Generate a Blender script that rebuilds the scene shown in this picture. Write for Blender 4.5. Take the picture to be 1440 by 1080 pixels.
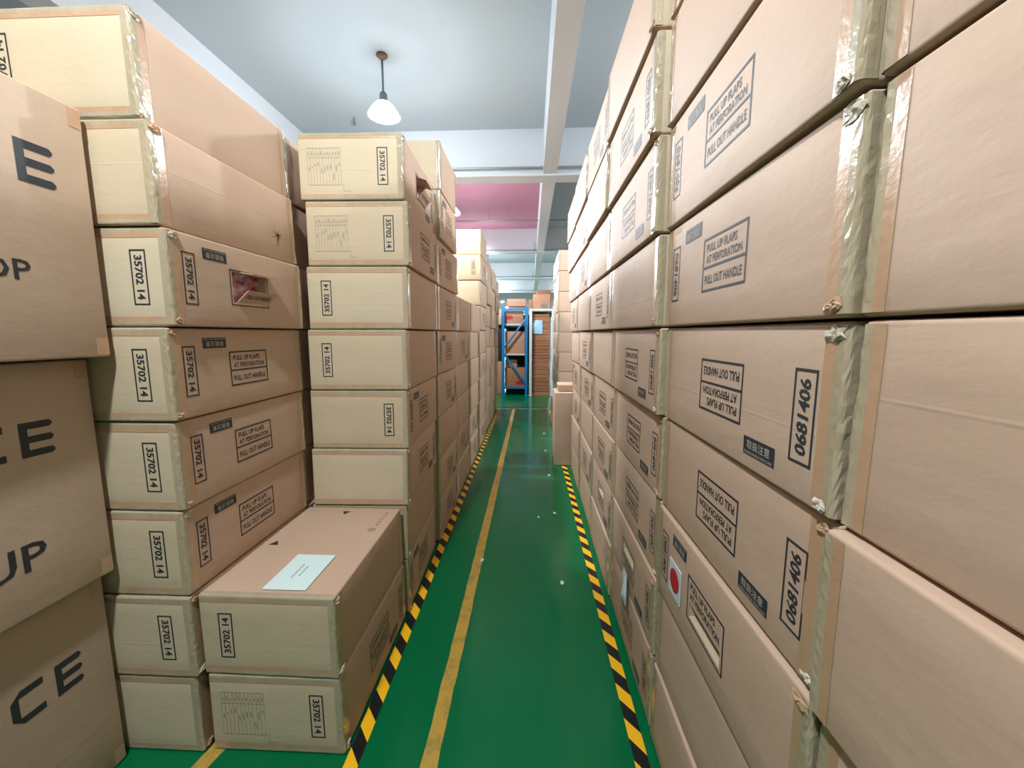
import bpy, math, random
from mathutils import Vector, Matrix
R = random.Random(7)
S = bpy.context.scene
for o in list(bpy.data.objects): bpy.data.objects.remove(o)
COL = S.collection
# ------------------------------------------------------------------ camera
F_PX, CAM_H = 560.0, 1.40
YAW, PITCH = math.radians(2.593), math.radians(7.219)
cd = bpy.data.cameras.new('camera'); cam = bpy.data.objects.new('camera', cd); COL.objects.link(cam)
cd.sensor_width = 36; cd.lens = 36*F_PX/1440; cd.clip_start = .02; cd.clip_end = 200
cam.location = (0, 0, CAM_H); cam.rotation_euler = (math.pi/2-PITCH, 0, YAW)
S.camera = cam
FW = Vector((-math.sin(YAW)*math.cos(PITCH), math.cos(YAW)*math.cos(PITCH), -math.sin(PITCH)))
RT = Vector((math.cos(YAW), math.sin(YAW), 0)); UP = RT.cross(FW)
def on(px, py, axis, val):
    """point where the photo's pixel ray meets the plane axis=val"""
    d = FW + RT*((px-720)/F_PX) - UP*((py-540)/F_PX); c = Vector((0, 0, CAM_H))
    return c + d*((val-c[axis])/d[axis])
# ------------------------------------------------------------------ world and exposure
W = bpy.data.worlds.new('daylight'); S.world = W; W.use_nodes = True
bg = W.node_tree.nodes['Background']; bg.inputs[0].default_value = (.86, .94, 1, 1); bg.inputs[1].default_value = 2.0
S.view_settings.view_transform = 'Standard'; S.view_settings.look = 'None'
S.view_settings.gamma = 1; S.view_settings.use_curve_mapping = False
S.view_settings.exposure = 0.08
LAMP_W = 345
# ------------------------------------------------------------------ materials
def srgb(r, g, b):
    f = lambda c: (c/255/12.92) if c/255 <= .04045 else ((c/255+.055)/1.055)**2.4
    return (f(r), f(g), f(b), 1)
def mat(name, col, rough=.6, metal=0, spec=.5, emis=None, estr=0, coat=0):
    m = bpy.data.materials.new(name); m.use_nodes = True
    b = m.node_tree.nodes['Principled BSDF']
    b.inputs['Base Color'].default_value = col; b.inputs['Roughness'].default_value = rough
    b.inputs['Metallic'].default_value = metal; b.inputs['Specular IOR Level'].default_value = spec
    if coat: b.inputs['Coat Weight'].default_value = coat; b.inputs['Coat Roughness'].default_value = .12
    if emis: b.inputs['Emission Color'].default_value = emis; b.inputs['Emission Strength'].default_value = estr
    return m
def nodes(m): return m.node_tree.nodes, m.node_tree.links, m.node_tree.nodes['Principled BSDF']
def mixcol(N, L, fac, a, b):
    n = N.new('ShaderNodeMix'); n.data_type = 'RGBA'
    for s, v in ((n.inputs[0], fac), (n.inputs[6], a), (n.inputs[7], b)):
        if hasattr(v, 'is_output'): L.new(v, s)
        else: s.default_value = v
    return n.outputs[2]
def noise(N, L, co, scale, detail=3, rough=.55, stretch=None):
    if stretch:
        mp = N.new('ShaderNodeMapping'); mp.inputs['Scale'].default_value = stretch; L.new(co, mp.inputs[0]); co = mp.outputs[0]
    n = N.new('ShaderNodeTexNoise'); n.inputs['Scale'].default_value = scale; n.inputs['Detail'].default_value = detail
    n.inputs['Roughness'].default_value = rough; L.new(co, n.inputs['Vector']); return n.outputs['Fac']
def ramp(N, L, fac, stops):
    r = N.new('ShaderNodeValToRGB'); e = r.color_ramp.elements
    while len(e) < len(stops): e.new(.5)
    for k, (p, c) in enumerate(stops): e[k].position = p; e[k].color = c
    L.new(fac, r.inputs[0]); return r.outputs[0]
def bump(N, L, b, h, strength, dist=.002):
    n = N.new('ShaderNodeBump'); n.inputs['Strength'].default_value = strength; n.inputs['Distance'].default_value = dist
    L.new(h, n.inputs['Height']); L.new(n.outputs[0], b.inputs['Normal'])
def cardboard(name, a, c, rough=.62):
    m = mat(name, a, rough, spec=.35); N, L, b = nodes(m)
    tc = N.new('ShaderNodeTexCoord').outputs['Object']
    oi = N.new('ShaderNodeObjectInfo').outputs['Random']
    base = mixcol(N, L, oi, a, c)
    n1 = noise(N, L, tc, 5, 3); dark = mixcol(N, L, 1.0, base, (0, 0, 0, 1))
    mm = N.new('ShaderNodeMath'); mm.operation = 'MULTIPLY'; L.new(n1, mm.inputs[0]); mm.inputs[1].default_value = .16
    base = mixcol(N, L, mm.outputs[0], base, (a[0]*.55, a[1]*.5, a[2]*.42, 1))
    n2 = noise(N, L, tc, 160, 2, stretch=(1, 1, .06))
    m2 = N.new('ShaderNodeMath'); m2.operation = 'MULTIPLY'; L.new(n2, m2.inputs[0]); m2.inputs[1].default_value = .14
    base = mixcol(N, L, m2.outputs[0], base, (a[0]*.6, a[1]*.58, a[2]*.55, 1))
    L.new(base, b.inputs['Base Color'])
    n3 = noise(N, L, tc, 9, 4, stretch=(1, 1, 2.2))
    def mth(op, x, y=None, clamp=False):
        q = N.new('ShaderNodeMath'); q.operation = op; q.use_clamp = clamp
        for sck, v in ((q.inputs[0], x), (q.inputs[1], y)):
            if v is None: continue
            if hasattr(v, 'is_output'): L.new(v, sck)
            else: sck.default_value = v
        return q.outputs[0]
    sp = N.new('ShaderNodeSeparateXYZ'); L.new(tc, sp.inputs[0])
    z0 = mth('MULTIPLY_ADD', oi, .12); z0.node.inputs[2].default_value = .07
    ridge = mth('SUBTRACT', 1.0, mth('DIVIDE', mth('ABSOLUTE', mth('SUBTRACT', sp.outputs[2], z0)), .0035), True)
    bump(N, L, b, mth('ADD', n3, mth('MULTIPLY', mth('MULTIPLY', ridge, mth('GREATER_THAN', mth('FRACT', mth('MULTIPLY', oi, 7.3)), .62)), .16)), .3, .006)
    return m
M = {}
M['kraft'] = cardboard('kraft_cardboard', srgb(198, 170, 147), srgb(191, 161, 136))
M['kraft_end'] = cardboard('kraft_end_panel', srgb(202, 186, 156), srgb(194, 174, 142))
M['kraft_grey'] = cardboard('greyish_kraft_cardboard', srgb(192, 168, 144), srgb(186, 160, 136), .5)
M['kraft_flat'] = cardboard('brown_flat_cardboard', srgb(172, 118, 82), srgb(150, 100, 70))
def tape_mat(name, a, c, rough):
    m = mat(name, a, rough, spec=.6, coat=.5); N, L, b = nodes(m)
    tc = N.new('ShaderNodeTexCoord').outputs['Object']
    n = noise(N, L, tc, 22, 3, stretch=(1, 1, .5)); L.new(mixcol(N, L, n, a, c), b.inputs['Base Color'])
    bump(N, L, b, noise(N, L, tc, 60, 3), .35, .003); return m
M['tape'] = tape_mat('brown_packing_tape', srgb(190, 154, 122), srgb(176, 138, 104), .3)
M['clear'] = tape_mat('clear_packing_tape', srgb(182, 168, 140), srgb(158, 142, 112), .16)
M['crinkle'] = tape_mat('crinkled_clear_tape', srgb(206, 200, 184), srgb(176, 162, 136), .1)
M['ink'] = mat('dark_blue_black_ink', srgb(38, 42, 50), .6)
M['ink_grey'] = mat('thin_grey_ink', srgb(118, 116, 104), .7)
M['ink_big'] = mat('black_ink', srgb(40, 44, 48), .55)
M['label_white'] = mat('reversed_lettering', srgb(190, 176, 156), .7)
M['paper'] = mat('pale_paper', srgb(206, 226, 222), .6)
M['white_plastic'] = mat('white_plastic_film', srgb(214, 222, 226), .25, coat=.4)
M['red'] = mat('red_sticker', srgb(186, 22, 40), .35)
M['dark_in'] = mat('carton_interior', srgb(70, 48, 40), .9)
def bagmat():
    m = mat('purple_plastic_bag', srgb(120, 70, 84), .15, coat=.6); N, L, b = nodes(m)
    tc = N.new('ShaderNodeTexCoord').outputs['Object']
    L.new(ramp(N, L, noise(N, L, tc, 26, 2), [(.35, srgb(90, 50, 120)), (.5, srgb(176, 70, 60)), (.66, srgb(196, 176, 196))]), b.inputs['Base Color'])
    bump(N, L, b, noise(N, L, tc, 60, 3), .8, .006); return m
M['bag'] = bagmat()
def floormat():
    m = mat('green_epoxy', srgb(0, 96, 54), .14, spec=.2); N, L, b = nodes(m)
    tc = N.new('ShaderNodeTexCoord').outputs['Object']
    n = noise(N, L, tc, 1.3, 4); L.new(mixcol(N, L, n, srgb(0, 94, 52), srgb(0, 110, 64)), b.inputs['Base Color'])
    s = noise(N, L, tc, 30, 4, .7, stretch=(1, .25, 1)); L.new(ramp(N, L, s, [(.3, (.1, .1, .1, 1)), (.75, (.26, .26, .26, 1))]), b.inputs['Roughness'])
    bump(N, L, b, noise(N, L, tc, 4, 2), .05, .01); return m
M['floor'] = floormat(); M['floor_neutral'] = mat('neutral_unseen_floor', srgb(150, 140, 132), .8)  # neutral grey on the unseen floor sides keeps green bounce off the beams
def wornmat(name, a, c):
    m = mat(name, a, .5); N, L, b = nodes(m); tc = N.new('ShaderNodeTexCoord').outputs['Object']
    n = noise(N, L, tc, 14, 5, .7); L.new(ramp(N, L, n, [(.38, c), (.52, a)]), b.inputs['Base Color']); return m
M['yellow_line'] = wornmat('worn_yellow_paint', srgb(188, 150, 60), srgb(150, 128, 62))
M['white_line'] = mat('pale_line_paint', srgb(150, 165, 130), .5)
M['tape_y'] = mat('yellow_stripe', srgb(248, 188, 24), .4); M['tape_k'] = mat('black_stripe', srgb(14, 15, 20), .4)
def plaster(name, a, c):
    m = mat(name, a, .85, spec=.2); N, L, b = nodes(m); tc = N.new('ShaderNodeTexCoord').outputs['Object']
    L.new(mixcol(N, L, noise(N, L, tc, .9, 4), a, c), b.inputs['Base Color']); return m
M['ceil'] = plaster('white_ceiling_paint', srgb(192, 204, 210), srgb(185, 198, 204))
M['beam'] = plaster('white_beam_paint', srgb(236, 240, 246), srgb(228, 234, 240))
M['pink'] = plaster('pink_ceiling_surface', srgb(198, 134, 152), srgb(186, 136, 156))  # pinker tone than the other ceiling bays
M['wall'] = plaster('white_wall_paint', srgb(220, 224, 224), srgb(210, 216, 218))
M['pipe'] = mat('galvanised_conduit', srgb(160, 172, 172), .4, .6)
M['brown_metal'] = mat('brown_enamel', srgb(112, 84, 72), .5)
M['lamp_metal'] = mat('grey_green_rod', srgb(120, 140, 140), .4, .3)
M['blue'] = mat('blue_powder_coat', srgb(0, 112, 168), .4)
M['rack_white'] = mat('pale_rack_paint', srgb(196, 214, 216), .4)
M['shelf'] = mat('pale_shelf_board', srgb(190, 196, 190), .6)
M['orange_box'] = cardboard('orange_brown_cardboard', srgb(190, 146, 118), srgb(178, 132, 106))
M['dark'] = mat('dark_plastic', srgb(30, 32, 44), .5)
M['blue_film'] = mat('pale_blue_plastic_sheet', srgb(150, 190, 216), .3, coat=.3)
M['green_sticker'] = mat('green_sticker', srgb(60, 150, 90), .5)
M['bulb'] = mat('glowing_bulb', (1, 1, 1, 1), .3, emis=(1, .97, .92, 1), estr=120)
def glassmat():
    m = bpy.data.materials.new('frosted_lamp_glass'); m.use_nodes = True; N = m.node_tree.nodes; L = m.node_tree.links
    N.remove(N['Principled BSDF']); out = N['Material Output']
    t = N.new('ShaderNodeBsdfTransparent'); t.inputs[0].default_value = (.97, .98, 1, 1)
    d = N.new('ShaderNodeBsdfTranslucent'); d.inputs[0].default_value = (.95, .97, 1, 1)
    g = N.new('ShaderNodeBsdfGlossy'); g.inputs['Roughness'].default_value = .1
    a = N.new('ShaderNodeMixShader'); a.inputs[0].default_value = .35; L.new(t.outputs[0], a.inputs[1]); L.new(d.outputs[0], a.inputs[2])
    b = N.new('ShaderNodeMixShader'); b.inputs[0].default_value = .1; L.new(a.outputs[0], b.inputs[1]); L.new(g.outputs[0], b.inputs[2])
    L.new(b.outputs[0], out.inputs[0]); return m
M['lampglass'] = glassmat()
# ------------------------------------------------------------------ object helpers
def tag(o, label=None, cat=None, group=None, kind=None):
    for k, v in (('label', label), ('category', cat), ('group', group), ('kind', kind)):
        if v: o[k] = v
    return o
def empty(name, loc, rz=0):
    o = bpy.data.objects.new(name, None); COL.objects.link(o); o.location = loc; o.rotation_euler.z = rz
    o.empty_display_size = .05; return o
class MB:
    def __init__(s): s.v = []; s.f = []; s.m = []
    def add(s, vs, fs, mi=0):
        n = len(s.v); s.v += [tuple(v) for v in vs]
        s.f += [tuple(i+n for i in f) for f in fs]; s.m += [mi]*len(fs)
    def box(s, a, b, mi=0):
        x0, y0, z0 = a; x1, y1, z1 = b
        s.add([(x0,y0,z0),(x1,y0,z0),(x1,y1,z0),(x0,y1,z0),(x0,y0,z1),(x1,y0,z1),(x1,y1,z1),(x0,y1,z1)],
              [(0,3,2,1),(4,5,6,7),(0,1,5,4),(1,2,6,5),(2,3,7,6),(3,0,4,7)], mi)
    def tube(s, p, q, r, n=10, mi=0, r2=None):
        p = Vector(p); q = Vector(q); d = (q-p).normalized(); a = d.orthogonal().normalized(); b = d.cross(a); r2 = r if r2 is None else r2
        vs = [p+(a*math.cos(t)+b*math.sin(t))*r for t in (2*math.pi*k/n for k in range(n))] + \
             [q+(a*math.cos(t)+b*math.sin(t))*r2 for t in (2*math.pi*k/n for k in range(n))]
        fs = [(k, (k+1) % n, n+(k+1) % n, n+k) for k in range(n)] + [tuple(range(n-1, -1, -1)), tuple(range(n, 2*n))]
        s.add(vs, fs, mi)
    def lathe(s, prof, c, n=28, mi=0):
        vs = [(c[0]+r*math.cos(2*math.pi*k/n), c[1]+r*math.sin(2*math.pi*k/n), c[2]+z) for r, z in prof for k in range(n)]
        fs = [(i*n+k, i*n+(k+1) % n, (i+1)*n+(k+1) % n, (i+1)*n+k) for i in range(len(prof)-1) for k in range(n)]
        s.add(vs, fs, mi)
    def build(s, name, mats, parent=None, smooth=False, warp=None):
        me = bpy.data.meshes.new(name); vs = [warp(v) for v in s.v] if warp else s.v
        me.from_pydata(vs, [], s.f)
        for m in (mats if isinstance(mats, (list, tuple)) else [mats]): me.materials.append(M[m])
        me.polygons.foreach_set('material_index', s.m)
        if smooth: me.polygons.foreach_set('use_smooth', [True]*len(s.f))
        me.update(); o = bpy.data.objects.new(name, me); COL.objects.link(o)
        if parent: o.parent = parent
        return o
_tc = {}
def text2d(txt, spacing=1.0, bold=0.0, shear=0.0):
    """outline lettering as flat triangles, normalised to its own width/height"""
    k = (txt, spacing, bold, shear)
    if k in _tc: return _tc[k]
    c = bpy.data.curves.new('t', 'FONT'); c.body = txt; c.resolution_u = 2; c.space_character = spacing; c.offset = bold; c.shear = shear
    o = bpy.data.objects.new('t', c); COL.objects.link(o)
    bpy.context.view_layer.update()
    me = o.evaluated_get(bpy.context.evaluated_depsgraph_get()).to_mesh()
    vs = [(v.co.x, v.co.y) for v in me.vertices]; fs = [tuple(p.vertices) for p in me.polygons]
    bpy.data.objects.remove(o); bpy.data.curves.remove(c)
    xs = [v[0] for v in vs]; ys = [v[1] for v in vs]; x0, x1, y0, y1 = min(xs), max(xs), min(ys), max(ys)
    vs = [((x-x0)/(x1-x0)-.5, (y-y0)/(y1-y0)-.5) for x, y in vs]
    _tc[k] = (vs, fs); return _tc[k]
class Flat:
    """2-D print design: polygons with a level and a material index"""
    def __init__(s): s.p = []
    def rect(s, x0, y0, x1, y1, lvl=0, mi=0): s.p.append(([(x0,y0),(x1,y0),(x1,y1),(x0,y1)], [(0,1,2,3)], lvl, mi))
    def frame(s, x0, y0, x1, y1, t):
        s.rect(x0, y0, x1, y0+t); s.rect(x0, y1-t, x1, y1); s.rect(x0, y0+t, x0+t, y1-t); s.rect(x1-t, y0+t, x1, y1-t)
    def text(s, txt, cx, cy, w, h, rot=0, lvl=0, mi=0, **kw):
        vs, fs = text2d(txt, **kw); c, n = math.cos(rot), math.sin(rot)
        s.p.append(([(cx+(x*w)*c-(y*h)*n, cy+(x*w)*n+(y*h)*c) for x, y in vs], fs, lvl, mi))
    def disc(s, cx, cy, r, r0=0, lvl=0, mi=0, n=20):
        vs = []; fs = []
        for k in range(n):
            t = 2*math.pi*k/n; vs += [(cx+r*math.cos(t), cy+r*math.sin(t)), (cx+r0*math.cos(t), cy+r0*math.sin(t))]
        for k in range(n): j = (k+1) % n; fs.append((2*k, 2*j, 2*j+1, 2*k+1))
        s.p.append((vs, fs, lvl, mi))
    def poly(s, pts, lvl=0, mi=0): s.p.append((pts, [tuple(range(len(pts)))], lvl, mi))
    def place(s, org, right, up, name, mats, parent, warp=None, off=.0008, flip=False, step=.0006):
        org, right, up = Vector(org), Vector(right), Vector(up); nrm = right.cross(up); mb = MB(); g = -1 if flip else 1
        for vs, fs, lvl, mi in s.p:
            mb.add([org+right*(x*g)+up*(y*g)+nrm*(off+lvl*step) for x, y in vs], fs, mi)
        return mb.build(name, mats, parent, warp=warp)
def number_design(txt, w, h, it=0):
    d = Flat(); d.frame(-w/2, -h/2, w/2, h/2, .0042); d.text(txt, 0, 0, h*.8, w*.5, rot=-math.pi/2, bold=.026, shear=it); return d
NUM_L = number_design('35702 14', .047, .157)
NUM_R = number_design('0681406', .052, .15, .12)
PULL = Flat(); PULL.frame(-.099, -.0615, .099, .0615, .005); PULL.rect(-.095, -.0085, .095, -.0035)
PULL.text('PULL UP FLAPS', -.012, .038, .138, .018, bold=.016); PULL.text('AT PERFORATION', 0, .012, .16, .018, bold=.016)
PULL.text('PULL OUT HANDLE', 0, -.034, .168, .020, bold=.016)
HAND = Flat(); HAND.rect(-.05, -.0175, .05, .0175); HAND.text('取扱注意', 0, .0035, .074, .017, lvl=1, mi=1)
HAND.text('PLEASE HANDLE WITH CARE', 0, -.0125, .09, .005, lvl=1, mi=1)
TABLE = Flat(); tw, th = .147, .154
for k in range(12): x = -tw/2+tw*k/11; TABLE.rect(x-.0004, -th/2, x+.0004, th/2)
for z in (-th/2, th/2, th/2-.04): TABLE.rect(-tw/2, z-.0005, tw/2, z+.0005)
_r = random.Random(3)
for k in range(11):
    x = -tw/2+tw*(k+.5)/11
    TABLE.rect(x-.0012, .046, x+.0012, .046+_r.uniform(.008, .022)); z = _r.uniform(-.03, .02); TABLE.rect(x-.0012, z-_r.uniform(.006, .03), x+.0012, z)
TABLE.rect(.082, -.104, .083, -.072); TABLE.rect(.083, -.104, .115, -.103)
# ------------------------------------------------------------------ carton builder
def ticks(h, r, n, extra=()):
    t = [-h, -h+r*.45, -h+r] + [-h+r+(2*h-2*r)*k/n for k in range(1, n)] + [h-r, h-r*.45, h]
    for e in extra:
        t = [q for q in t if abs(q-e) > .006 or abs(abs(q)-h) < r*1.01] + [e]
    return sorted(t)
def rounded_box(mb, h, r, n, end_axis=1, hole=None, zc=0):
    """rounded carton shell about (0,0,zc); hole=(sx,y0,y1,z0,z1) leaves an opening in the side panel"""
    T = [ticks(h[0], r, n[0]), ticks(h[1], r, n[1], hole[1:3] if hole else ()), ticks(h[2], r, n[2], hole[3:5] if hole else ())]
    idx = {}; vs = []; fs = []; ms = []
    def vid(p):
        k = tuple(round(c, 5) for c in p)
        if k not in idx:
            q = Vector([max(-(h[i]-r), min(h[i]-r, p[i])) for i in range(3)]); d = Vector(p)-q
            idx[k] = len(vs); v = q+d.normalized()*r; vs.append((v.x, v.y, v.z+zc))
        return idx[k]
    for ax in range(3):
        i, j = (ax+1) % 3, (ax+2) % 3
        for sg in (-1, 1):
            for a in range(len(T[i])-1):
                for b in range(len(T[j])-1):
                    if hole and ax == 0 and sg == hole[0]:
                        cy, cz = (T[1][a]+T[1][a+1])/2, (T[2][b]+T[2][b+1])/2
                        if hole[1] < cy < hole[2] and hole[3] < cz < hole[4]: continue
                    q = []
                    for (u, w) in ((a, b), (a+1, b), (a+1, b+1), (a, b+1)):
                        p = [0, 0, 0]; p[ax] = sg*h[ax]; p[i] = T[i][u]; p[j] = T[j][w]; q.append(vid(p))
                    if sg < 0: q.reverse()
                    fs.append(tuple(q)); ms.append(1 if ax == end_axis else 0)
    n0 = len(mb.v); mb.v += vs; mb.f += [tuple(k+n0 for k in f) for f in fs]; mb.m += ms
def edge_tape(h, r, zc, along, s1, s2, w1, w2, rng, seg=14, wr=.0012, over=0.0, off=.0007):
    """strip folded over one carton edge; along=axis of the edge, s1/s2 = signs on the two other axes, w1/w2 = widths"""
    i, j = [a for a in range(3) if a != along]; mb = MB(); prof = []
    hi, hj = h[i], h[j]
    prof.append((hi+off, hj-w1, 0, 0)); prof.append((hi+off, hj-w1*.5, 0, 0)); prof.append((hi+off, hj-r-.009, 1, .3)); prof.append((hi+off, hj-r, 1, 1))
    for t in (22, 45, 68): a = math.radians(t); prof.append((hi-r+(r+off)*math.cos(a), hj-r+(r+off)*math.sin(a), 1, 1))
    prof.append((hi-r, hj+off, 1, 1)); prof.append((hi-r-.009, hj+off, 1, .3)); prof.append((hi-w2*.6, hj+off, 1, 0)); prof.append((hi-w2, hj+off, 1, 0))
    L = h[along]-r*.7+over; n = len(prof)
    for k in range(seg+1):
        z = -L+2*L*k/seg
        for a, b, mi, w in prof:
            g = 1+0; e = w*rng.uniform(0, wr); p = [0, 0, 0]
            p[along] = z+(rng.uniform(-.002, .002) if 0 < k < seg else 0); p[i] = s1*(a+e); p[j] = s2*(b+e); p[2] += zc; mb.v.append(tuple(p))
    for k in range(seg):
        for q in range(n-1):
            f = (k*n+q, k*n+q+1, (k+1)*n+q+1, (k+1)*n+q)
            mb.f.append(f); mb.m.append(prof[q+1][2])
    return mb
def crumple(org, right, up, w, h, rng, amp=.006, sheet=False):
    mb = MB(); nrm = right.cross(up); n = 5
    if not sheet:
        n = 11; rad = [rng.uniform(.45, 1.0) for _ in range(n)]
        for ring, f in enumerate((1, .66, .33)):
            for k in range(n):
                t = 2*math.pi*(k+.5*ring)/n
                mb.v.append(tuple(org+right*(w/2*rad[k]*f*math.cos(t))+up*(h/2*rad[k]*f*math.sin(t))+nrm*(.0014+(0 if ring == 0 else rng.uniform(0, amp)))))
        mb.v.append(tuple(org+nrm*amp*.6)); c = 3*n
        for k in range(n):
            j = (k+1) % n
            for q in (0, n): mb.f += [(q+k, q+j, q+n+j), (q+k, q+n+j, q+n+k)]; mb.m += [0, 0]
            mb.f.append((2*n+k, 2*n+j, c)); mb.m.append(0)
        return mb
    for a in range(n+1):
        for b in range(n+1):
            e = rng.uniform(.001, amp) if 0 < a < n and 0 < b < n else .001
            mb.v.append(tuple(org+right*(w*(a/n-.5)+rng.uniform(-.1, .1)*w/n)+up*(h*(b/n-.5)+rng.uniform(-.14, .14)*h/n)+nrm*e))
    for a in range(n):
        for b in range(n):
            i = a*(n+1)+b; mb.f += [(i, i+n+1, i+n+2), (i, i+n+2, i+1)]; mb.m += [0, 0]
    return mb
ORD = ['', 'first', 'second', 'third', 'fourth', 'fifth', 'sixth', 'seventh', 'eighth', 'ninth', 'tenth']
def carton(side, xa, y0, y1, z0, z1, label, group, w=.46, rz=0, pr=None, front=None, lod=0, torn=None, mats=('kraft', 'kraft_end'), num=None, bul=1, name='cardboard_carton', taped=True, r=.007, cat='carton'):
    """side=+1: stack on the left of the aisle (aisle panel faces +x), -1: right of it. xa = x of the aisle panel."""
    rng = random.Random(hash((round(xa*1e4), round(y0*1e4), round(z0*1e4))) & 0xffffff)
    hx, hy, hz = w/2, (y1-y0)/2, (z1-z0)/2-.0022
    E = empty(name, (xa-side*hx, (y0+y1)/2, z0), rz); tag(E, label, cat, group)
    h = (hx, hy, hz); zc = hz+.0022
    bx, by = rng.uniform(-.001, .0035)*bul, rng.uniform(-.001, .003)*bul
    cor = [[rng.uniform(-.0022, .0022)*bul for _ in range(2)] for _ in range(8)]
    sag = rng.uniform(0, .0025)*bul
    def warp(p):
        a, b, c = p[0]/hx, p[1]/hy, (p[2]-zc)/hz
        dx = bx*a*max(0, 1-b*b)*max(0, 1-c*c); dy = by*b*max(0, 1-a*a)*max(0, 1-c*c)
        dz = -sag*max(0, 1-b*b)*(1 if c > .5 else 0)*max(0, (c-.5)*2)
        for k in range(8):
            wt = (1+a*(1 if k & 1 else -1))*(1+b*(1 if k & 2 else -1))*(1+c*(1 if k & 4 else -1))/8
            dx += wt*cor[k][0]; dy += wt*cor[k][1]
        return (p[0]+dx, p[1]+dy, p[2]+dz)
    right = Vector((0, side, 0)); up = Vector((0, 0, 1)); fl = pr == 'F' if pr else False; g = -1 if fl else 1
    hole = None
    if torn:
        cy = right.y*g*(.4975-.5)*2*hy; hole = (side, cy-.088, cy+.088, -.052, .054)
        if torn == 'slot': hole = (side, cy-.085, cy+.085, -.052 if not fl else .01, -.012 if not fl else .05)
    nn = [(3, 6, 4), (2, 4, 3), (1, 2, 2)][lod]
    mb = MB(); rounded_box(mb, h, r, nn, 1, hole, zc); mb.build('body', list(mats), E, True, warp)
    if hole:
        d = .05; X0 = side*(hx-.0005); X1 = side*(hx-d); pk = MB(); a, b_, c, e = hole[1], hole[2], hole[3]+zc, hole[4]+zc
        k = 6
        for q, (P, Q) in enumerate((((a, c), (b_, c)), ((b_, c), (b_, e)), ((b_, e), (a, e)), ((a, e), (a, c)))):
            pk.add([(X0, P[0], P[1]), (X0, Q[0], Q[1]), (X1, Q[0], Q[1]), (X1, P[0], P[1])], [(0, 1, 2, 3)], 0)
        pk.build('handle_opening', ['kraft_end'], E, warp=warp)
        bagm = MB(); n = 7
        for i in range(n+1):
            for j in range(n+1): bagm.v.append((side*(hx-.022-rng.uniform(0, .02)), a+(b_-a)*i/n, c+(e-c)*j/n))
        for i in range(n):
            for j in range(n): q = i*(n+1)+j; bagm.f.append((q, q+1, q+n+2, q+n+1)); bagm.m.append(0)
        bagm.build('plastic_bag', ['bag' if torn == 'open' else 'clear'], E, True, warp)
    # print on the aisle panel
    def fc(u, v): return Vector((side*hx, 0, zc)) + right*(g*(u-.5)*2*hy) + up*(g*(.5-v)*2*hz)
    num = num or (NUM_L if side > 0 else NUM_R)
    ps = pr and lod < 2
    if ps:
        num.place(fc(.105, .48), right, up, 'stock_number', 'ink', E, warp, flip=fl)
        HAND.place(fc(.262, .17), right, up, 'handling_mark', ['ink', 'label_white'], E, warp, flip=not fl)
        if torn == 'slot':
            d = Flat(); d.frame(-.099, -.0615, .099, .0615, .005); d.text('PULL UP FLAPS', -.012, .038, .138, .018, bold=.016); d.text('AT PERFORATION', 0, .012, .16, .018, bold=.016)
            d.place(fc(.4975, .505), right, up, 'handle_print', 'ink', E, warp, flip=fl)
        elif not torn: PULL.place(fc(.4975, .505), right, up, 'handle_print', 'ink', E, warp, flip=fl)
        else:
            d = Flat(); d.frame(-.099, -.0615, .099, .0615, .004); d.place(fc(.4975, .505), right, up, 'handle_print', 'ink', E, warp, flip=fl)
            # hanging flap
            fp = MB(); o = Vector((side*(hx+.001), 0, zc)); yb0, yb1, zz = hole[1]+.012, hole[2], hole[3]+zc
            n_ = Vector((side, 0, 0)); t = Vector((0, 0, .043)) + n_*.03
            sh = Vector((0, .02*side, 0)); a = Vector((side*(hx+.001), yb0, zz)); b = Vector((side*(hx+.001), yb1, zz))
            th_ = n_*.003
            v8 = [a, b, b+t+sh, a+t+sh]; v8 = v8+[p+th_ for p in v8]
            fp.add(v8, [(0, 1, 2, 3), (7, 6, 5, 4), (0, 4, 5, 1), (1, 5, 6, 2), (2, 6, 7, 3), (3, 7, 4, 0)])
            fo = fp.build('torn_flap', ['kraft'], E, warp=warp)
            if torn == 'open':
                dd = Flat(); dd.text('PULL OUT HANDLE', 0, 0, .13, .017, bold=.016); tt = t.normalized()
                if side < 0: a, b = b, a
                rr = (b-a).normalized(); dd.place((a+b)/2+t*.5+sh*.5+th_*1.4, rr, tt, 'flap_print', 'ink', fo, warp)
                up2 = MB(); z2 = hole[4]+zc; A_ = Vector((side*(hx+.001), yb0+.03, z2)); B_ = Vector((side*(hx+.001), yb1+.02, z2))
                q = n_*.035+Vector((0, .012, -.006)); v8 = [A_, B_, B_+q, A_+q]; v8 += [p+Vector((0, 0, .003)) for p in v8]
                up2.add(v8, [(3, 2, 1, 0), (4, 5, 6, 7), (0, 1, 5, 4), (1, 2, 6, 5), (2, 3, 7, 6), (3, 0, 4, 7)]); up2.build('torn_flap', ['kraft'], E, warp=warp)
    fo_ = Vector((0, -hy, zc)); rx = Vector((1, 0, 0))
    if front and lod < 2:
        ff = 'F' in front; q = -1 if ff else 1
        if 'N' in front: num.place(fo_+rx*(q*.31*2*hx), rx, up, 'stock_number', 'ink', E, warp, flip=ff)
        if 'T' in front: TABLE.place(fo_+rx*(-q*.25*2*hx), rx, up, 'data_table', 'ink_grey', E, warp, flip=ff)
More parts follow.
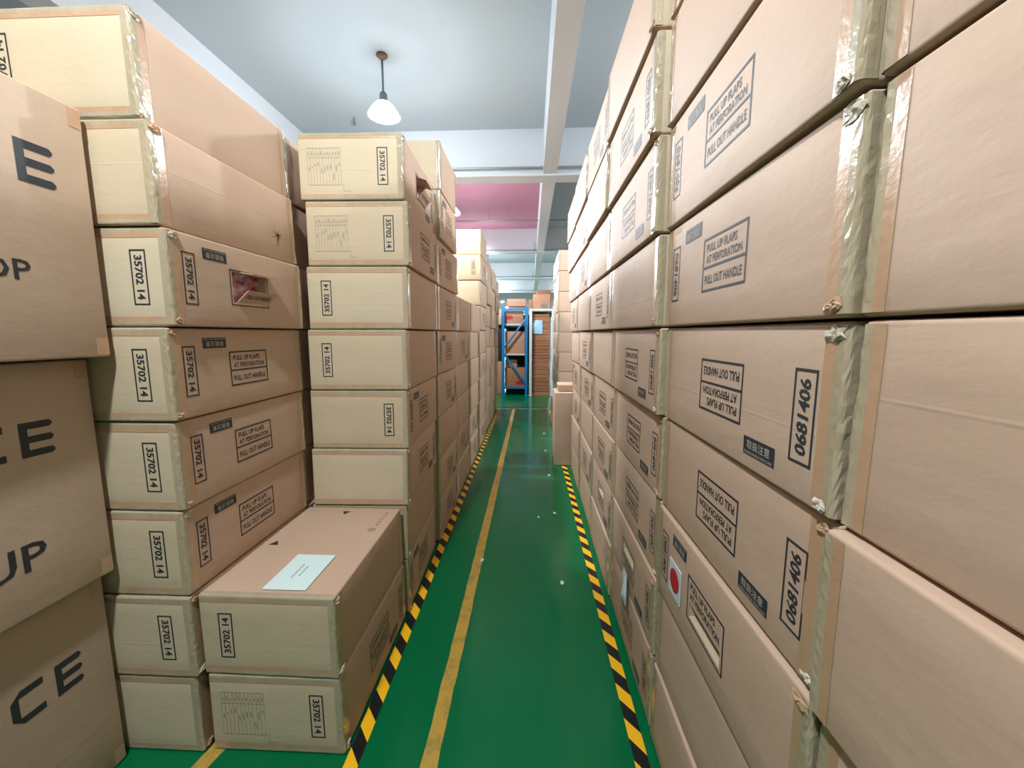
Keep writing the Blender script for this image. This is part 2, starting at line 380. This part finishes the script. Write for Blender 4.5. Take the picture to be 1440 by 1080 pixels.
    if taped:
        seg = (22, 10, 4)[lod]; wr = (.0016, .001, .0006)[lod]
        edge_tape(h, r, zc, 2, side, -1, .042+rng.uniform(-.006, .01), .022, rng, seg, wr).build('edge_tape', ['tape', 'clear'], E, False, warp)
        if lod < 2:
            edge_tape(h, r, zc, 2, side, 1, .036, .03, rng, seg, wr).build('edge_tape', ['tape', 'clear'], E, False, warp)
        if lod == 0 and side > 0:
            for sz in (1, -1):
                t = edge_tape(h, r, zc, 0, -1, sz, .022+rng.uniform(0, .008), .02, rng, 12, .0004)
                t.build('edge_tape', ['tape', 'clear'], E, False, warp)
        if lod == 0:
            for sz in (1, -1):
                if rng.random() < .8:
                    c = crumple(Vector((side*(hx+.0012), -hy+.022, zc+sz*(hz-.016))), right, up, rng.uniform(.035, .055), rng.uniform(.022, .036), rng, .005)
                    c.build('tape_fold', ['crinkle' if rng.random() < .6 else 'tape'], E, False, warp)
    return E, h, zc, warp
# ================================================================== setting
XL, XR, Y0, Y1, ZC, ZB = -9.0, 7.5, -7.0, 36.0, 4.06, 3.477
def slab(name, a, b, m):
    mb = MB(); mb.box(a, b); return tag(mb.build(name, m), kind='structure')
slab('floor', (-1.75, Y0, -.15), (1.05, Y1, 0), 'floor')
slab('floor', (XL, Y0, -.15), (-1.75, Y1, 0), 'floor_neutral'); slab('floor', (1.05, Y0, -.15), (XR, Y1, 0), 'floor_neutral')
BY = [.6, 5.6, 10.6, 15.6, 20.7, 25.7, 30.7]        # transverse beams
BX = [(-6.6, -6.4), (-3.25, -3.05), (.16, .34), (3.5, 3.7)]
slab('ceiling', (XL, Y0, ZC), (XR, 5.7, ZC+.2), 'ceil')
tag(slab('ceiling', (-3.15, 5.7, ZC), (.25, 10.7, ZC+.2), 'pink'), 'pink ceiling bay between the beams')
slab('ceiling', (XL, 5.7, ZC), (-3.15, 10.7, ZC+.2), 'ceil'); slab('ceiling', (.25, 5.7, ZC), (XR, 10.7, ZC+.2), 'ceil')
slab('ceiling', (XL, 10.7, ZC), (XR, Y1, ZC+.2), 'ceil')
k = 0
for y in BY:
    k += 1; slab('trim_%d' % k, (XL, y-.005, ZB), (XR, y+.25, ZC+.01), 'beam')
for a, b in BX:
    k += 1; slab('trim_%d' % k, (a, Y0, ZB+.02), (b, Y1, ZC+.01), 'beam')
slab('wall_left', (XL-.2, Y0, 0), (XL, Y1, ZC), 'wall'); slab('wall_right', (XR, Y0, 0), (XR+.2, Y1, ZC), 'wall')
# closed wall behind the camera, far wall with windows
slab('wall_back', (XL, Y0-.2, 0), (XR, Y0, ZC), 'wall')
slab('wall_far', (XL, Y1, 0), (XR, Y1+.2, 1.0), 'wall'); slab('wall_far', (XL, Y1, 3.3), (XR, Y1+.2, ZC), 'wall')
for k in range(8): slab('wall_far', (XL+k*2.2-.2, Y1, 1.0), (XL+k*2.2+.4, Y1+.2, 3.3), 'wall')
# conduits under the beams
def conduit(y, z, x0, x1, label, hang):
    E = empty('ceiling_conduit', ((x0+x1)/2, y, z)); tag(E, label, 'conduit', 'conduits across the ceiling')
    mb = MB(); mb.tube((x0-(x0+x1)/2, 0, 0), (x1-(x0+x1)/2, 0, 0), .016, 8); mb.build('pipe', 'pipe', E, True)
    for x in hang:
        m = MB(); m.tube((x-(x0+x1)/2, 0, 0), (x-(x0+x1)/2, 0, .2 if z < ZB+.2 else ZC-z), .007, 6); m.tube((x-(x0+x1)/2-.03, 0, -.0), (x-(x0+x1)/2+.03, 0, 0), .023, 8); m.build('hanger', 'pipe', E)
conduit(5.55, 3.56, -6, 6, 'thin metal conduit along the front of the nearest ceiling beam', (-3.3, .17, 2.2))
conduit(8.9, 3.8, -6, 6, 'thin pale conduit crossing below the pink ceiling bay', (-.9, -.5, .2))
conduit(10.55, 3.52, -6, 6, 'thin conduit along the beam behind the pink bay', (.1,))
conduit(15.5, 3.55, -6, 6, 'thin conduit along the third ceiling beam', (.1,))
conduit(20.6, 3.55, -6, 6, 'thin conduit along the fourth, far ceiling beam', (.1,))
# ================================================================== lamps
def lamp(x, y, label, power=LAMP_W):
    E = empty('pendant_lamp', (x, y, 3.46)); tag(E, label, 'lamp', 'pendant lamps under the ceiling')
    zt = ZC-3.46
    m = MB(); m.lathe([(.0, 0), (.052, 0), (.055, -.012), (.03, -.035), (.012, -.045), (0, -.045)], (0, 0, zt), 20); m.build('ceiling_rose', 'brown_metal', E, True)
    m = MB(); m.tube((0, 0, .24), (0, 0, zt-.03), .011, 8); m.build('rod', 'lamp_metal', E, True)
    m = MB(); m.lathe([(0, .26), (.03, .26), (.036, .245), (.038, .19), (.05, .175), (.05, .165)], (0, 0, 0), 20); m.build('socket', 'lamp_metal', E, True)
    m = MB(); m.lathe([(.046, .175), (.07, .165), (.1, .135), (.125, .1), (.147, .062), (.156, .05), (.157, .046), (.145, .06), (.12, .1), (.096, .13), (.066, .16), (.046, .17)], (0, 0, 0), 32)
    m.build('lamp_shade', 'lampglass', E, True)
    m = MB(); m.lathe([(0, .0), (.03, .004), (.058, .022), (.066, .05), (.058, .085), (.035, .125), (.02, .16), (0, .165)], (0, 0, 0), 20); m.build('bulb', 'bulb', E, True)
    for kind, e in (('SPOT', power), ('POINT', power*.15)):
        ld = bpy.data.lights.new('lamp_light', kind); ld.energy = e; ld.color = (.85, .925, 1); ld.shadow_soft_size = .07
        if kind == 'SPOT': ld.spot_size = math.radians(172); ld.spot_blend = .25
        lo = bpy.data.objects.new('lamp_light', ld); COL.objects.link(lo); lo.parent = E; lo.location = (0, 0, -.09)
lamp(-.72, -.18, 'unseen pendant lamp placed to light the nearest left stacks, out of the picture', LAMP_W*.76)  # unseen, set off the lamp row to light the near stacks
lamp(-1.44, 4.136, 'bell shaped glass pendant lamp above the left stack, nearest in view')
lamp(-1.40, 7.355, 'glowing pendant lamp in front of the pink ceiling bay')
lamp(-1.44, 10.57, 'pendant lamp behind the tall pale left stack')
lamp(-1.44, 13.8, 'pendant lamp behind the far left stacks')
lamp(-1.69, 20.2, 'small far lamp just above the end of the left stacks')
lamp(-1.44, 17.0, 'unseen pendant lamp added just behind the end of the left stacks')  # added to brighten the dark far end of the ceiling
lamp(-1.9, 33.2, 'extra pendant lamp by the far window wall, added to brighten the ceiling')  # added likewise for the unlit ceiling beyond the racks
lamp(-1.9, 27.3, 'farthest small lamp above the blue rack')
for y, wd_ in ((.92, 'nearest'), (4.136, 'second'), (13.8, 'third'), (20.2, 'fourth'), (27.3, 'fifth'), (33.0, 'farthest')): lamp(2.0, y, 'unseen pendant lamp added behind the right stacks for fill, %s of its row' % wd_, LAMP_W*.6)  # unseen row added for ambient fill, its far end for the dark ceiling
# small hook on the ceiling
mb = MB(); mb.tube((0, 0, 0), (0, 0, .09), .008, 8); mb.tube((0, 0, 0), (0, 0, .03), .014, 8)
o = mb.build('ceiling_hook', 'lamp_metal'); p = on(498, 165, 2, ZC); o.location = (p.x, p.y, ZC-.09); tag(o, 'small metal hook hanging from the ceiling left of the lamp', 'hook')
# ================================================================== floor markings
def hazard(xa, xb, y0, y1, label):
    E = MB(); per = .148; sl = .057; wd = .048; nn = int((y1-y0)/(per/2))
    def P(y, side_): t = (y-y0)/(y1-y0); return (xa+(xb-xa)*t+(wd/2 if side_ else -wd/2), y, .0012)
    for k in range(nn):
        a = y0+k*per/2; b = a+per/2
        E.add([P(a, 0), P(a-sl, 1), P(b-sl, 1), P(b, 0)], [(0, 1, 2, 3)], k % 2)
    o = E.build('hazard_tape', ['tape_y', 'tape_k']); tag(o, label, 'tape', 'hazard tapes along the aisle'); return o
hazard(-.577, -.577, .5, 7.3, 'yellow and black striped floor tape along the left stacks')
hazard(.376, .366, .5, 7.3, 'yellow and black striped floor tape along the right stacks')
rr = random.Random(5)
def line(name, pts, w, m, label, jag=.0016, n=90):
    mb = MB(); a, b = Vector(pts[0]), Vector(pts[1]); d = (b-a).normalized(); q = Vector((d.y, -d.x, 0)); jl = jr = 0
    for k in range(n+1):
        p = a+(b-a)*k/n; jl = .6*jl+rr.uniform(-jag, jag); jr = .6*jr+rr.uniform(-jag, jag)
        mb.v += [tuple(p-q*(w/2+jl)), tuple(p+q*(w/2+jr))]
    for k in range(n): mb.f.append((2*k, 2*k+1, 2*k+3, 2*k+2)); mb.m.append(0)
    o = mb.build(name, m); tag(o, label, 'floor line'); return o
line('floor_line', [(-.325, .5, .0008), (-.296, 7.35, .0008)], .055, 'yellow_line', 'worn yellow line painted along the left half of the aisle', n=220)
line('floor_line', [(-.62, 7.35, .0008), (.6, 7.35, .0008)], .05, 'white_line', 'pale line painted across the far end of the aisle')
p = on(290, 1080, 2, 0); q = on(318, 1040, 2, 0)
line('floor_line', [(p.x-.05, p.y-.12, .0008), (q.x+.02, q.y+.08, .0008)], .055, 'yellow_line', 'short yellow line running under the lowest front cartons', n=14)
def scrap(px, py, s, m, label, e=.35):
    c = on(px, py, 2, 0); mb = MB(); n = 9
    ring = [(c.x+s*rr.uniform(.6, 1)*math.cos(2*math.pi*k/n), c.y+s*1.6*rr.uniform(.6, 1)*math.sin(2*math.pi*k/n), .001+rr.uniform(0, s*e)) for k in range(n)]
    ring2 = [(c.x+(x-c.x)*.5, c.y+(y-c.y)*.5, .002+rr.uniform(0, s*e)) for x, y, z in ring]
    mb.add(ring+ring2+[(c.x, c.y, .004)], [(k, (k+1) % n, n+(k+1) % n, n+k) for k in range(n)]+[(n+k, n+(k+1) % n, 2*n) for k in range(n)])
    tag(mb.build('paper_scrap', m, smooth=False), label, 'scrap', 'litter on the aisle floor')
scrap(790, 820, .014, 'paper', 'curled white paper scrap on the green floor, nearest to camera')
scrap(780, 722, .014, 'paper', 'flat pale scrap on the floor beside the right hazard tape')
scrap(678, 788, .013, 'white_plastic', 'crumpled white scrap beside the worn yellow line')
scrap(757, 727, .012, 'paper', 'faint grey scrap left of the flat pale scrap', .1)
scrap(772, 669, .02, 'paper', 'pale scrap on the floor in front of the small standing carton')
scrap(767, 634, .018, 'paper', 'small pale scrap left of the small standing carton')
scrap(765, 610, .018, 'paper', 'tiny far scrap left of the small standing carton top')
# ================================================================== left stacks
GL, GR = 'cartons stacked along the left of the aisle', 'cartons stacked along the right of the aisle'
LH = .2838
def lay(k): return (k-1)*LH, k*LH
# column A: full stack beside the large lettered cartons
A = {8: (-1.072, None, 'FN', 'plain brown carton on top of the stack beside the large lettered cartons'),
     7: (-1.052, None, 'T', 'carton with a punctured side, seventh up beside the large lettered cartons'),
     6: (-1.038, 'U', 'N', 'carton with a torn open handle hole, beside the large lettered cartons'),
     5: (-1.058, 'U', 'N', 'printed carton directly under the one with the torn handle hole, left stack'),
     4: (-1.065, 'U', 'N', 'printed carton, fourth from the floor, beside the large lettered cartons'),
     3: (-1.077, 'U', 'N', 'printed carton, third from floor, just above the low pair with white sheet'),
     2: (-1.077, None, 'N', 'carton numbered on its end, second from floor, left of the low pair'),
     1: (-1.087, None, None, 'plain carton on the floor, left of the low pair of cartons')}
for k, (x, pr, fr, lb) in A.items():
    z0, z1 = lay(k)
    E, h, zc, wp = carton(1, x, 1.127+R.uniform(-.006, .006), 1.795, z0, z1, lb, GL, pr=pr, front=fr, torn='open' if k == 6 else None)
    if k == 7:      # puncture with radiating tears
        d = Flat(); ry = .25
        for a, l, w_ in ((20, .03, .004), (75, .022, .003), (150, .036, .003), (200, .05, .0022), (262, .05, .005), (300, .026, .003), (340, .03, .002)):
            t = math.radians(a); c, s_ = math.cos(t), math.sin(t); d.poly([(-s_*w_, c*w_), (c*l, s_*l), (s_*w_, -c*w_)])
        d.disc(0, 0, .006); d.place((h[0], .215, zc-.04), (0, 1, 0), (0, 0, 1), 'puncture', 'dark_in', E, wp)
for k in range(1, 9):
    z0, z1 = lay(k); carton(1, -1.085+R.uniform(-.01, .02), 1.825, 2.50, z0, z1, 'carton glimpsed in the dark gap behind the left front stack, %s from floor' % ORD[k], GL, lod=1)
# low pair C
carton(1, -.612, 1.139, 1.80, 0, .2838, 'lower carton of the low pair, data table on its end, on the floor', GL, pr='F', front='TN', w=.45)
E, h, zc, wp = carton(1, -.617, 1.139, 1.80, .2838, .5676, 'upper carton of the low pair with a white sheet on top', GL, front='FN', w=.45)
ct = Vector(E.location)
def top_xy(px, py): q = on(px, py, 2, .5676); return (q.x-ct.x, q.y-ct.y)
pp = [top_xy(*q) for q in ((370, 828.5), (429.7, 831), (472, 781), (418, 780.3))]
cx, cy = sum(q[0] for q in pp)/4, sum(q[1] for q in pp)/4
mb = MB(); nx = 4
mb.box((cx-.0735, cy-.104, .5676-.2838+.0006), (cx+.0735, cy+.104, .5676-.2838+.0016))
sh = mb.build('paper_sheet', 'paper'); sh.location = ct; tag(sh, 'pale white paper sheet lying on the low pair of cartons', 'paper')
d = Flat()
for j, (x, l) in enumerate(((-.012, .085), (.008, .06))):
    y = -l/2
    while y < l/2:
        w_ = rr.uniform(.004, .01); d.rect(x-.0022, y, x+.0022, y+w_); y += w_+.0025
d.place((cx, cy, .5676-.2838+.0016), (1, 0, 0), (0, 1, 0), 'typed_lines', 'ink_grey', sh, off=.0004)
d = Flat()
for q, s_ in (((387, 763), 1), ((487, 720), -1)):
    x, y = top_xy(*q); d.poly([(x-.02, y-.013*s_), (x+.02, y-.013*s_), (x, y+.02*s_)][::s_])
d.place((0, 0, 2*h[2]+.0012), (1, 0, 0), (0, 1, 0), 'triangle_marks', 'ink', E, wp, off=.0012)
d = Flat(); x, y = top_xy(523, 744); x2, y2 = top_xy(543, 722)
d.disc(x, y, .016, .013); d.disc(x, y, .008, .005); d.text('ACE Co.,Ltd', (x+x2)/2+.005, y+.1, .13, .017, rot=math.pi/2)
d.place((0, 0, 2*h[2]+.0012), (1, 0, 0), (0, 1, 0), 'maker_mark', 'ink', E, wp, off=.0012)
# column B behind the low pair
B = {8: (-.562, 'F', 'TN', 'top carton of the second left stack, data table on end, handle torn'), 7: (-.545, 'F', 'TN', 'carton with data table, second from top of the second left stack'),
     6: (-.556, None, 'FN', 'carton with inverted number, third from top of the second left stack'), 5: (-.568, None, 'FN', 'carton with inverted number, fourth from top of the second left stack'),
     4: (-.576, 'U', 'N', 'carton with number right of centre, fifth from top, second left stack'), 3: (-.584, 'F', None, 'carton with blank end resting behind the low pair, second left stack'),
     2: (-.598, None, None, 'carton second from floor of the second left stack, behind the low pair'), 1: (-.6, 'U', None, 'floor carton of the second left stack, behind the low pair')}
for k, (x, pr, fr, lb) in B.items():
    z0, z1 = lay(k); carton(1, x-.012, 1.816+R.uniform(0, .008), 2.47, z0, z1, lb, GL, pr=pr, front=fr, rz=math.radians(1.6), lod=0, torn='open' if k == 8 else None)
# rows further back on the left
def left_row(n, y0, y1, x, layers, pitch, lod, sh_=(), jit=.012):
    q = random.Random(n*17)
    for k in range(1, layers+1):
        pr = q.choice(['U', 'F', 'F', None, None]); yy1 = y1-(.14 if k in sh_ else 0)
        carton(1, x+(k-1)*.006-.02+q.uniform(-jit, jit), y0+q.uniform(0, .01), yy1, (k-1)*pitch, k*pitch, 'carton in the %s stack back along the left, %s layer from the floor' % (ORD[n], ORD[k]), GL, pr=pr, front=q.choice(['N', 'TN', 'FN', None]), lod=lod, rz=q.uniform(-.008, .008))
left_row(3, 2.52, 3.20, -.59, 9, LH, 1, (8, 9))
left_row(4, 3.24, 3.92, -.6, 6, LH, 1)
left_row(5, 3.97, 4.64, -.6, 6, LH, 1)
left_row(6, 4.72, 5.38, -.595, 9, .288, 1)
left_row(7, 5.43, 6.08, -.6, 8, .3, 2)
left_row(8, 6.12, 6.77, -.6, 8, .296, 2)
left_row(9, 6.81, 7.42, -.6, 8, .29, 2)
# ------------------------------------------------------------------ large lettered cartons at the left edge
def block(d, x0, y0, x1, y1): d.rect(x0, y0, x1, y1)
def letter_E(d, x0, z0, x1, z1):
    t = (z1-z0)*.2; s_ = (x1-x0)*.24; r = t*.35
    def bar(a, b, c, e): d.poly([(a, b), (c-r, b), (c, b+r), (c, e-r), (c-r, e), (a, e)])
    m = (z0+z1)/2
    d.rect(x0, z0+t, x0+s_, m-t/2); d.rect(x0, m+t/2, x0+s_, z1-t)
    bar(x0, z0, x1, z0+t); bar(x0, m-t/2, x1, m+t/2); bar(x0, z1-t, x1, z1)
def letter_C(d, x0, z0, x1, z1):
    t = (z1-z0)*.2; s_ = (x1-x0)*.24; r = t*1.2
    d.poly([(x0+r, z0), (x1, z0), (x1, z0+t), (x0+s_, z0+t), (x0, z0+r)]); d.poly([(x0, z1-r), (x0+s_, z1-t), (x1, z1-t), (x1, z1), (x0+r, z1)])
    d.poly([(x0, z0+r), (x0+s_, z0+t), (x0+s_, z1-t), (x0, z1-r)])
for (xa, z0, z1, lb, eb, tx) in ((-1.215, 1.332, 2.0, 'top one of the three large cartons with big black letters', (17, 74, 190, 250), ('0.1-OP', 0, 42, 366, 395)),
                              (-1.297, .664, 1.328, 'middle one of the three large cartons with big black letters', (22, 75, 597, 648), ('0.1-UP', 0, 62, 755, 795)),
                              (-1.335, 0, .660, 'bottom one of the three large cartons with big black letters', (77, 121, 938, 985), ('0.1-UP', 30, 102, 1075, 1108))):
    E, h, zc, wp = carton(1, xa, .22, 1.105, z0, z1, lb, 'large lettered cartons', w=.7, mats=('kraft_grey', 'kraft_grey'), taped=False, bul=1.5, name='large_carton', r=.006)
    loc = Vector(E.location); d = Flat()
    def yz(px, py): q = on(px, py, 0, xa); return q.y-loc.y, q.z-loc.z
    ya, zb_ = yz(eb[0], eb[2])[0], yz(eb[0], eb[3])[1]; za = yz(eb[0], eb[2])[1]; yb = yz(eb[1], (eb[2]+eb[3])/2)[0]
    letter_E(d, ya, zb_, yb, za); wl = yb-ya
    letter_C(d, ya-wl*1.5, zb_, ya-wl*.42, za)
    d.place((h[0], 0, 0), (0, 1, 0), (0, 0, 1), 'big_lettering', 'ink_big', E, wp)
    d = Flat(); y1_, zt_ = yz(tx[2], tx[3]); zl_ = yz(tx[2], tx[4])[1]; hh = zt_-zl_
    vs, fs = text2d(tx[0]); wd = hh*4.4 if 'OP' in tx[0] else hh*4.2
    d.text(tx[0], y1_-wd/2, (zt_+zl_)/2, wd, hh, bold=.01); d.place((h[0], 0, 0), (0, 1, 0), (0, 0, 1), 'small_lettering', 'ink_big', E, wp)
    for sz in (1, -1):
        c = MB(); c.box((h[0]+.0002, h[1]-.035, zc+sz*(h[2]-.03)-.024), (h[0]+.0012, h[1]-.004, zc+sz*(h[2]-.03)+.024)); c.build('tape_patch', 'tape', E, warp=wp)
# ================================================================== right stacks
XR1 = {1: .430, 2: .437, 3: .424, 4: .432, 5: .424, 6: .415, 7: .404, 8: .396, 9: .39}
XR2 = {1: .432, 2: .43, 3: .435, 4: .430, 5: .410, 6: .394, 7: .38, 8: .364, 9: .352}
XR0 = {1: .42, 2: .428, 3: .432, 4: .413, 5: .428, 6: .424, 7: .42, 8: .424, 9: .42}
PR1 = {7: 'U', 6: 'U', 5: 'F', 4: 'F', 3: 'U'}
PR2 = {8: 'F', 7: 'F', 5: 'F', 4: 'F', 3: 'F', 2: 'F', 1: 'F'}
PR3 = {9: 'F', 6: 'F', 4: 'F', 3: 'F', 2: 'F'}
PR4 = {8: 'F', 7: 'F', 5: 'F', 4: 'F', 2: 'F'}
PR5 = {6: 'F', 4: 'U', 3: 'F'}
desc = {None: 'plain sided carton', 'U': 'carton with upright handle print', 'F': 'carton with inverted handle print'}
cols = [(0, -.145, .543, XR0, {}, 0, 'nearest right stack'), (1, .548, 1.262, XR1, PR1, 0, 'second right stack'), (2, 1.278, 1.985, XR2, PR2, 0, 'third right stack'),
        (3, 2.0, 2.68, XR2, PR3, 1, 'fourth right stack'), (4, 2.7, 3.385, XR2, PR4, 1, 'fifth right stack'), (5, 3.405, 4.08, XR2, PR5, 1, 'sixth right stack')]
for n, y0, y1, XX, PP, lod, ph in cols:
    q = random.Random(n+40)
    for k in range(1, 10):
        z0, z1 = lay(k); pr = PP.get(k); torn = None
        lb = '%s, %s layer from floor, %s' % (desc[pr], ORD[k], ph)
        if n == 1 and k == 3: torn = 'slot'; lb = 'carton with red sticker in its torn handle, third layer, second right stack'
        if n == 2 and k == 2: torn = 'slot'; lb = 'carton with white film hanging from its handle, second layer, third right stack'
        if n == 3 and k == 2: torn = 'slot'; lb = 'carton with torn handle showing white film, second layer, fourth right stack'
        j = 0 if n < 3 else q.uniform(-.006, .006)+(.006 if n > 3 else 0)
        E, h, zc, wp = carton(-1, XX[k]+j, y0+q.uniform(0, .004), y1-q.uniform(0, .004), z0, z1, lb, GR, pr=pr, lod=lod, torn=torn, rz=q.uniform(-.004, .004))
        if n == 1 and k == 3:
            m = MB(); c = Vector((-h[0]-.004, 0.17, zc-.012)); m.box((c.x-.0005, c.y-.03, c.z-.055), (c.x+.002, c.y+.055, c.z+.045)); s1 = m.build('plastic_film', 'white_plastic', E)
            d = Flat(); d.disc(0, 0, .034, n=24); d.place((c.x-.0005, c.y+.012, c.z-.004), (0, -1, 0), (0, 0, 1), 'red_disc', 'red', s1, off=.001)
        if n == 2 and k == 2:
            m = crumple(Vector((-h[0]-.02, -.03, zc-.1)), Vector((0, -1, 0)), Vector((0, 0, 1)), .06, .15, q, .02, True); m.build('plastic_film', 'white_plastic', E, True)
# far right stack beyond the gap
for n, (y0, y1) in enumerate(((5.74, 6.4), (6.43, 7.1))):
    q = random.Random(n+90)
    for k in range(1, 10):
        z0, z1 = lay(k); carton(-1, .40+q.uniform(-.012, .012), y0, y1, z0, z1, 'carton in the far right stack beyond the standing carton, %s column, %s layer' % (('near', 'rear')[n], ORD[k]), GR, pr=q.choice([None, 'F']), lod=1, front=None, mats=('kraft', 'kraft'))
# small tall carton standing on the floor, with a box lid on it
carton(-1, .262, 4.13, 4.48, 0, .79, 'tall narrow carton standing on the floor by the right stacks', 'odd cartons', w=.4, lod=1, taped=False, name='standing_carton', mats=('kraft', 'kraft'))
carton(-1, .30, 4.2, 4.44, .79, .865, 'small flat pale box lying on the tall narrow standing carton', 'odd cartons', w=.2, lod=1, taped=False, name='small_box', cat='box', mats=('kraft', 'kraft'))
# ================================================================== racks at the far end
RY = 8.97
def rack(x0, x1, y0, y1, ztop, m, label, shelves, diag, bars):
    E = empty('storage_rack', ((x0+x1)/2, (y0+y1)/2, 0)); tag(E, label, 'rack', 'racks at the far end of the aisle')
    hx, hy = (x1-x0)/2, (y1-y0)/2
    for sx in (-1, 1):
        for sy in (-1, 1):
            p = MB(); a = (sx*(hx-.03), sy*(hy-.03)); p.box((a[0]-.03, a[1]-.03, .004), (a[0]+.03, a[1]+.03, ztop)); p.box((a[0]-.045, a[1]-.045, 0), (a[0]+.045, a[1]+.045, .006)); p.build('post', m, E)
    for sy in (-1, 1):
        for z in bars: b = MB(); b.box((-hx+.05, sy*(hy-.03)-.02, z-.02), (hx-.05, sy*(hy-.03)+.02, z+.02)); b.build('crossbar', m, E)
        for (xa, za, xb, zb_) in diag: b = MB(); b.tube((xa*hx, sy*(hy-.03), za), (xb*hx, sy*(hy-.03), zb_), .022, 6); b.build('brace', m, E)
    for z in shelves:
        b = MB(); b.box((-hx+.01, -hy+.07, z-.02), (hx-.01, hy-.07, z+.02)); b.build('shelf', 'shelf', E)
        for sx in (-1, 1): b = MB(); b.box((sx*(hx-.02)-.015, -hy+.06, z-.08), (sx*(hx-.02)+.015, hy-.06, z-.02)); b.build('shelf_beam', m, E)
rack(-.635, -.055, RY, RY+1.6, 2.0, 'blue', 'blue steel storage rack at the far end of the aisle', (.16, .93, 1.6), ((.85, 1.72, -.85, 1.08), (-.85, .95, .85, .25)), (.18, 1.93))
rack(-.02, .535, RY, RY+1.6, 1.95, 'rack_white', 'pale white steel rack holding flattened cardboard', (1.9,), (), (1.92,))
def rbox(x0, x1, y0, z0, z1, label, m='orange_box', logo=None, d_=.4):
    mb = MB(); h = ((x1-x0)/2, d_/2, (z1-z0)/2-.001); rounded_box(mb, h, .006, (1, 1, 1), 1, None, h[2]+.001); E = empty('rack_box', ((x0+x1)/2, y0+d_/2, z0)); tag(E, label, 'box', 'boxes on the far racks')
    mb.build('body', [m, m], E, True)
    t = MB(); t.box((-h[0], -h[1]-.0012, h[2]*1.02), (h[0], -h[1]-.0002, h[2]*1.02+.002)); t.build('seam', 'dark_in', E)
    if logo:
        d = Flat(); d.disc(0, 0, .05, .036); d.disc(0, 0, .03)
        d.p = [([(x*1.7, y) for x, y in v], f, l, mi) for v, f, l, mi in d.p]; d.place((logo[0], -h[1], h[2]+logo[1]), (1, 0, 0), (0, 0, 1), 'oval_logo', 'red' if logo[2] else 'ink_grey', E, off=.002)
rbox(-.58, -.16, RY+.1, 1.621, 1.9, 'box with red oval logo on the top shelf of the blue rack', 'orange_box', (-.1, .0, 1))
rbox(-.52, -.1, RY+.1, 2.005, 2.17, 'brown box lying on top of the blue rack', 'orange_box')
rbox(-.57, -.12, RY+.12, .951, 1.45, 'orange brown box on the middle shelf of the blue rack', 'orange_box')
rbox(-.57, -.3, RY+.2, .62, .8, 'small reddish box on the big bottom box of the blue rack', 'orange_box', None, .3)
rbox(-.575, -.11, RY+.1, .181, .62, 'large brown box with orange oval logo, bottom of blue rack', 'kraft_flat', (.1, -.12, 1))
rbox(.06, .45, RY+.1, 1.921, 2.27, 'brown box with oval logo on top of the white rack', 'orange_box', (.05, -.08, 0))
rbox(-.03, .055, RY+.12, 1.921, 2.15, 'narrow brown box beside the logo box on the white rack', 'kraft_flat')
rbox(.14, .48, RY+.55, 1.921, 2.4, 'tall box behind the logo box on the white rack', 'kraft_flat')
z = .0
q = random.Random(11); k = 0
while z < 1.80:
    k += 1; t = .06+q.uniform(0, .05) if z < 1.1 else .1+q.uniform(0, .06); t = min(t, 1.84-z); x0, x1 = .045+q.uniform(-.012, .012), .45+q.uniform(-.03, .012)
    E = empty('flattened_carton', ((x0+x1)/2, RY+.7, z)); tag(E, 'flattened brown cardboard, %s piece up the pile in the white rack' % (ORD+['eleventh','twelfth','thirteenth','fourteenth','fifteenth','sixteenth','seventeenth','eighteenth','nineteenth','twentieth','topmost'])[k], 'cardboard', 'flattened cardboard in the white rack')
    mb = MB(); n_ = max(2, int(t/.022)); 
    for i in range(n_):
        a = q.uniform(-.006, .006); mb.box((-(x1-x0)/2+a, -.62+a, t*i/n_+.001), ((x1-x0)/2+a, .62+a, t*(i+1)/n_-(.002 if i < n_-1 else .009)))
    mb.build('sheet_bundle', 'kraft_flat', E)
    z += t
# blue plastic sheet and stickers hanging on the pile
c = on(756, 460, 1, RY+.06); m = crumple(Vector((c.x, RY+.068, c.z)), Vector((1, 0, 0)), Vector((0, 0, 1)), .22, .3, q, .008, True)
tag(m.build('plastic_sheet', 'blue_film', None, True), 'crumpled pale blue plastic sheet hanging on the flattened cardboard', 'plastic sheet')
for j, (px, py, mm, nm) in enumerate(((749, 453, 'green_sticker', 'upper green'), (747, 458, 'red', 'red'), (749, 463, 'green_sticker', 'lower green'))):
    c = on(px, py, 1, RY+.06); mb = MB(); mb.box((c.x-.04, RY+.066, c.z-.02), (c.x+.04, RY+.07, c.z+.02)); tag(mb.build('sticker', mm), '%s sticker left of the blue plastic sheet on the far rack' % nm, 'sticker')
# dark and pale goods left of and behind the racks
rbox(-1.15, -.66, RY+.25, 1.6, 1.95, 'pale box on the rack partly hidden left of the blue rack', 'kraft_grey')
rbox(-1.2, -.66, RY+.3, .0, .75, 'pinkish box on the floor left of the blue rack', 'orange_box')
rbox(-1.2, -.66, RY+.35, .75, 1.6, 'dark crate stacked left of the blue rack', 'dark', None, .5)
rbox(-.55, -.14, RY+.9, .64, .9, 'dark crate deep inside the blue rack, lower shelf', 'dark')
rbox(-.55, -.14, RY+1.0, .951, 1.56, 'dark crate deep inside the blue rack, middle shelf', 'dark')
rbox(-.62, .5, RY+1.75, 0, 1.9, 'wall of dark goods standing behind the two racks', 'dark', None, .5)
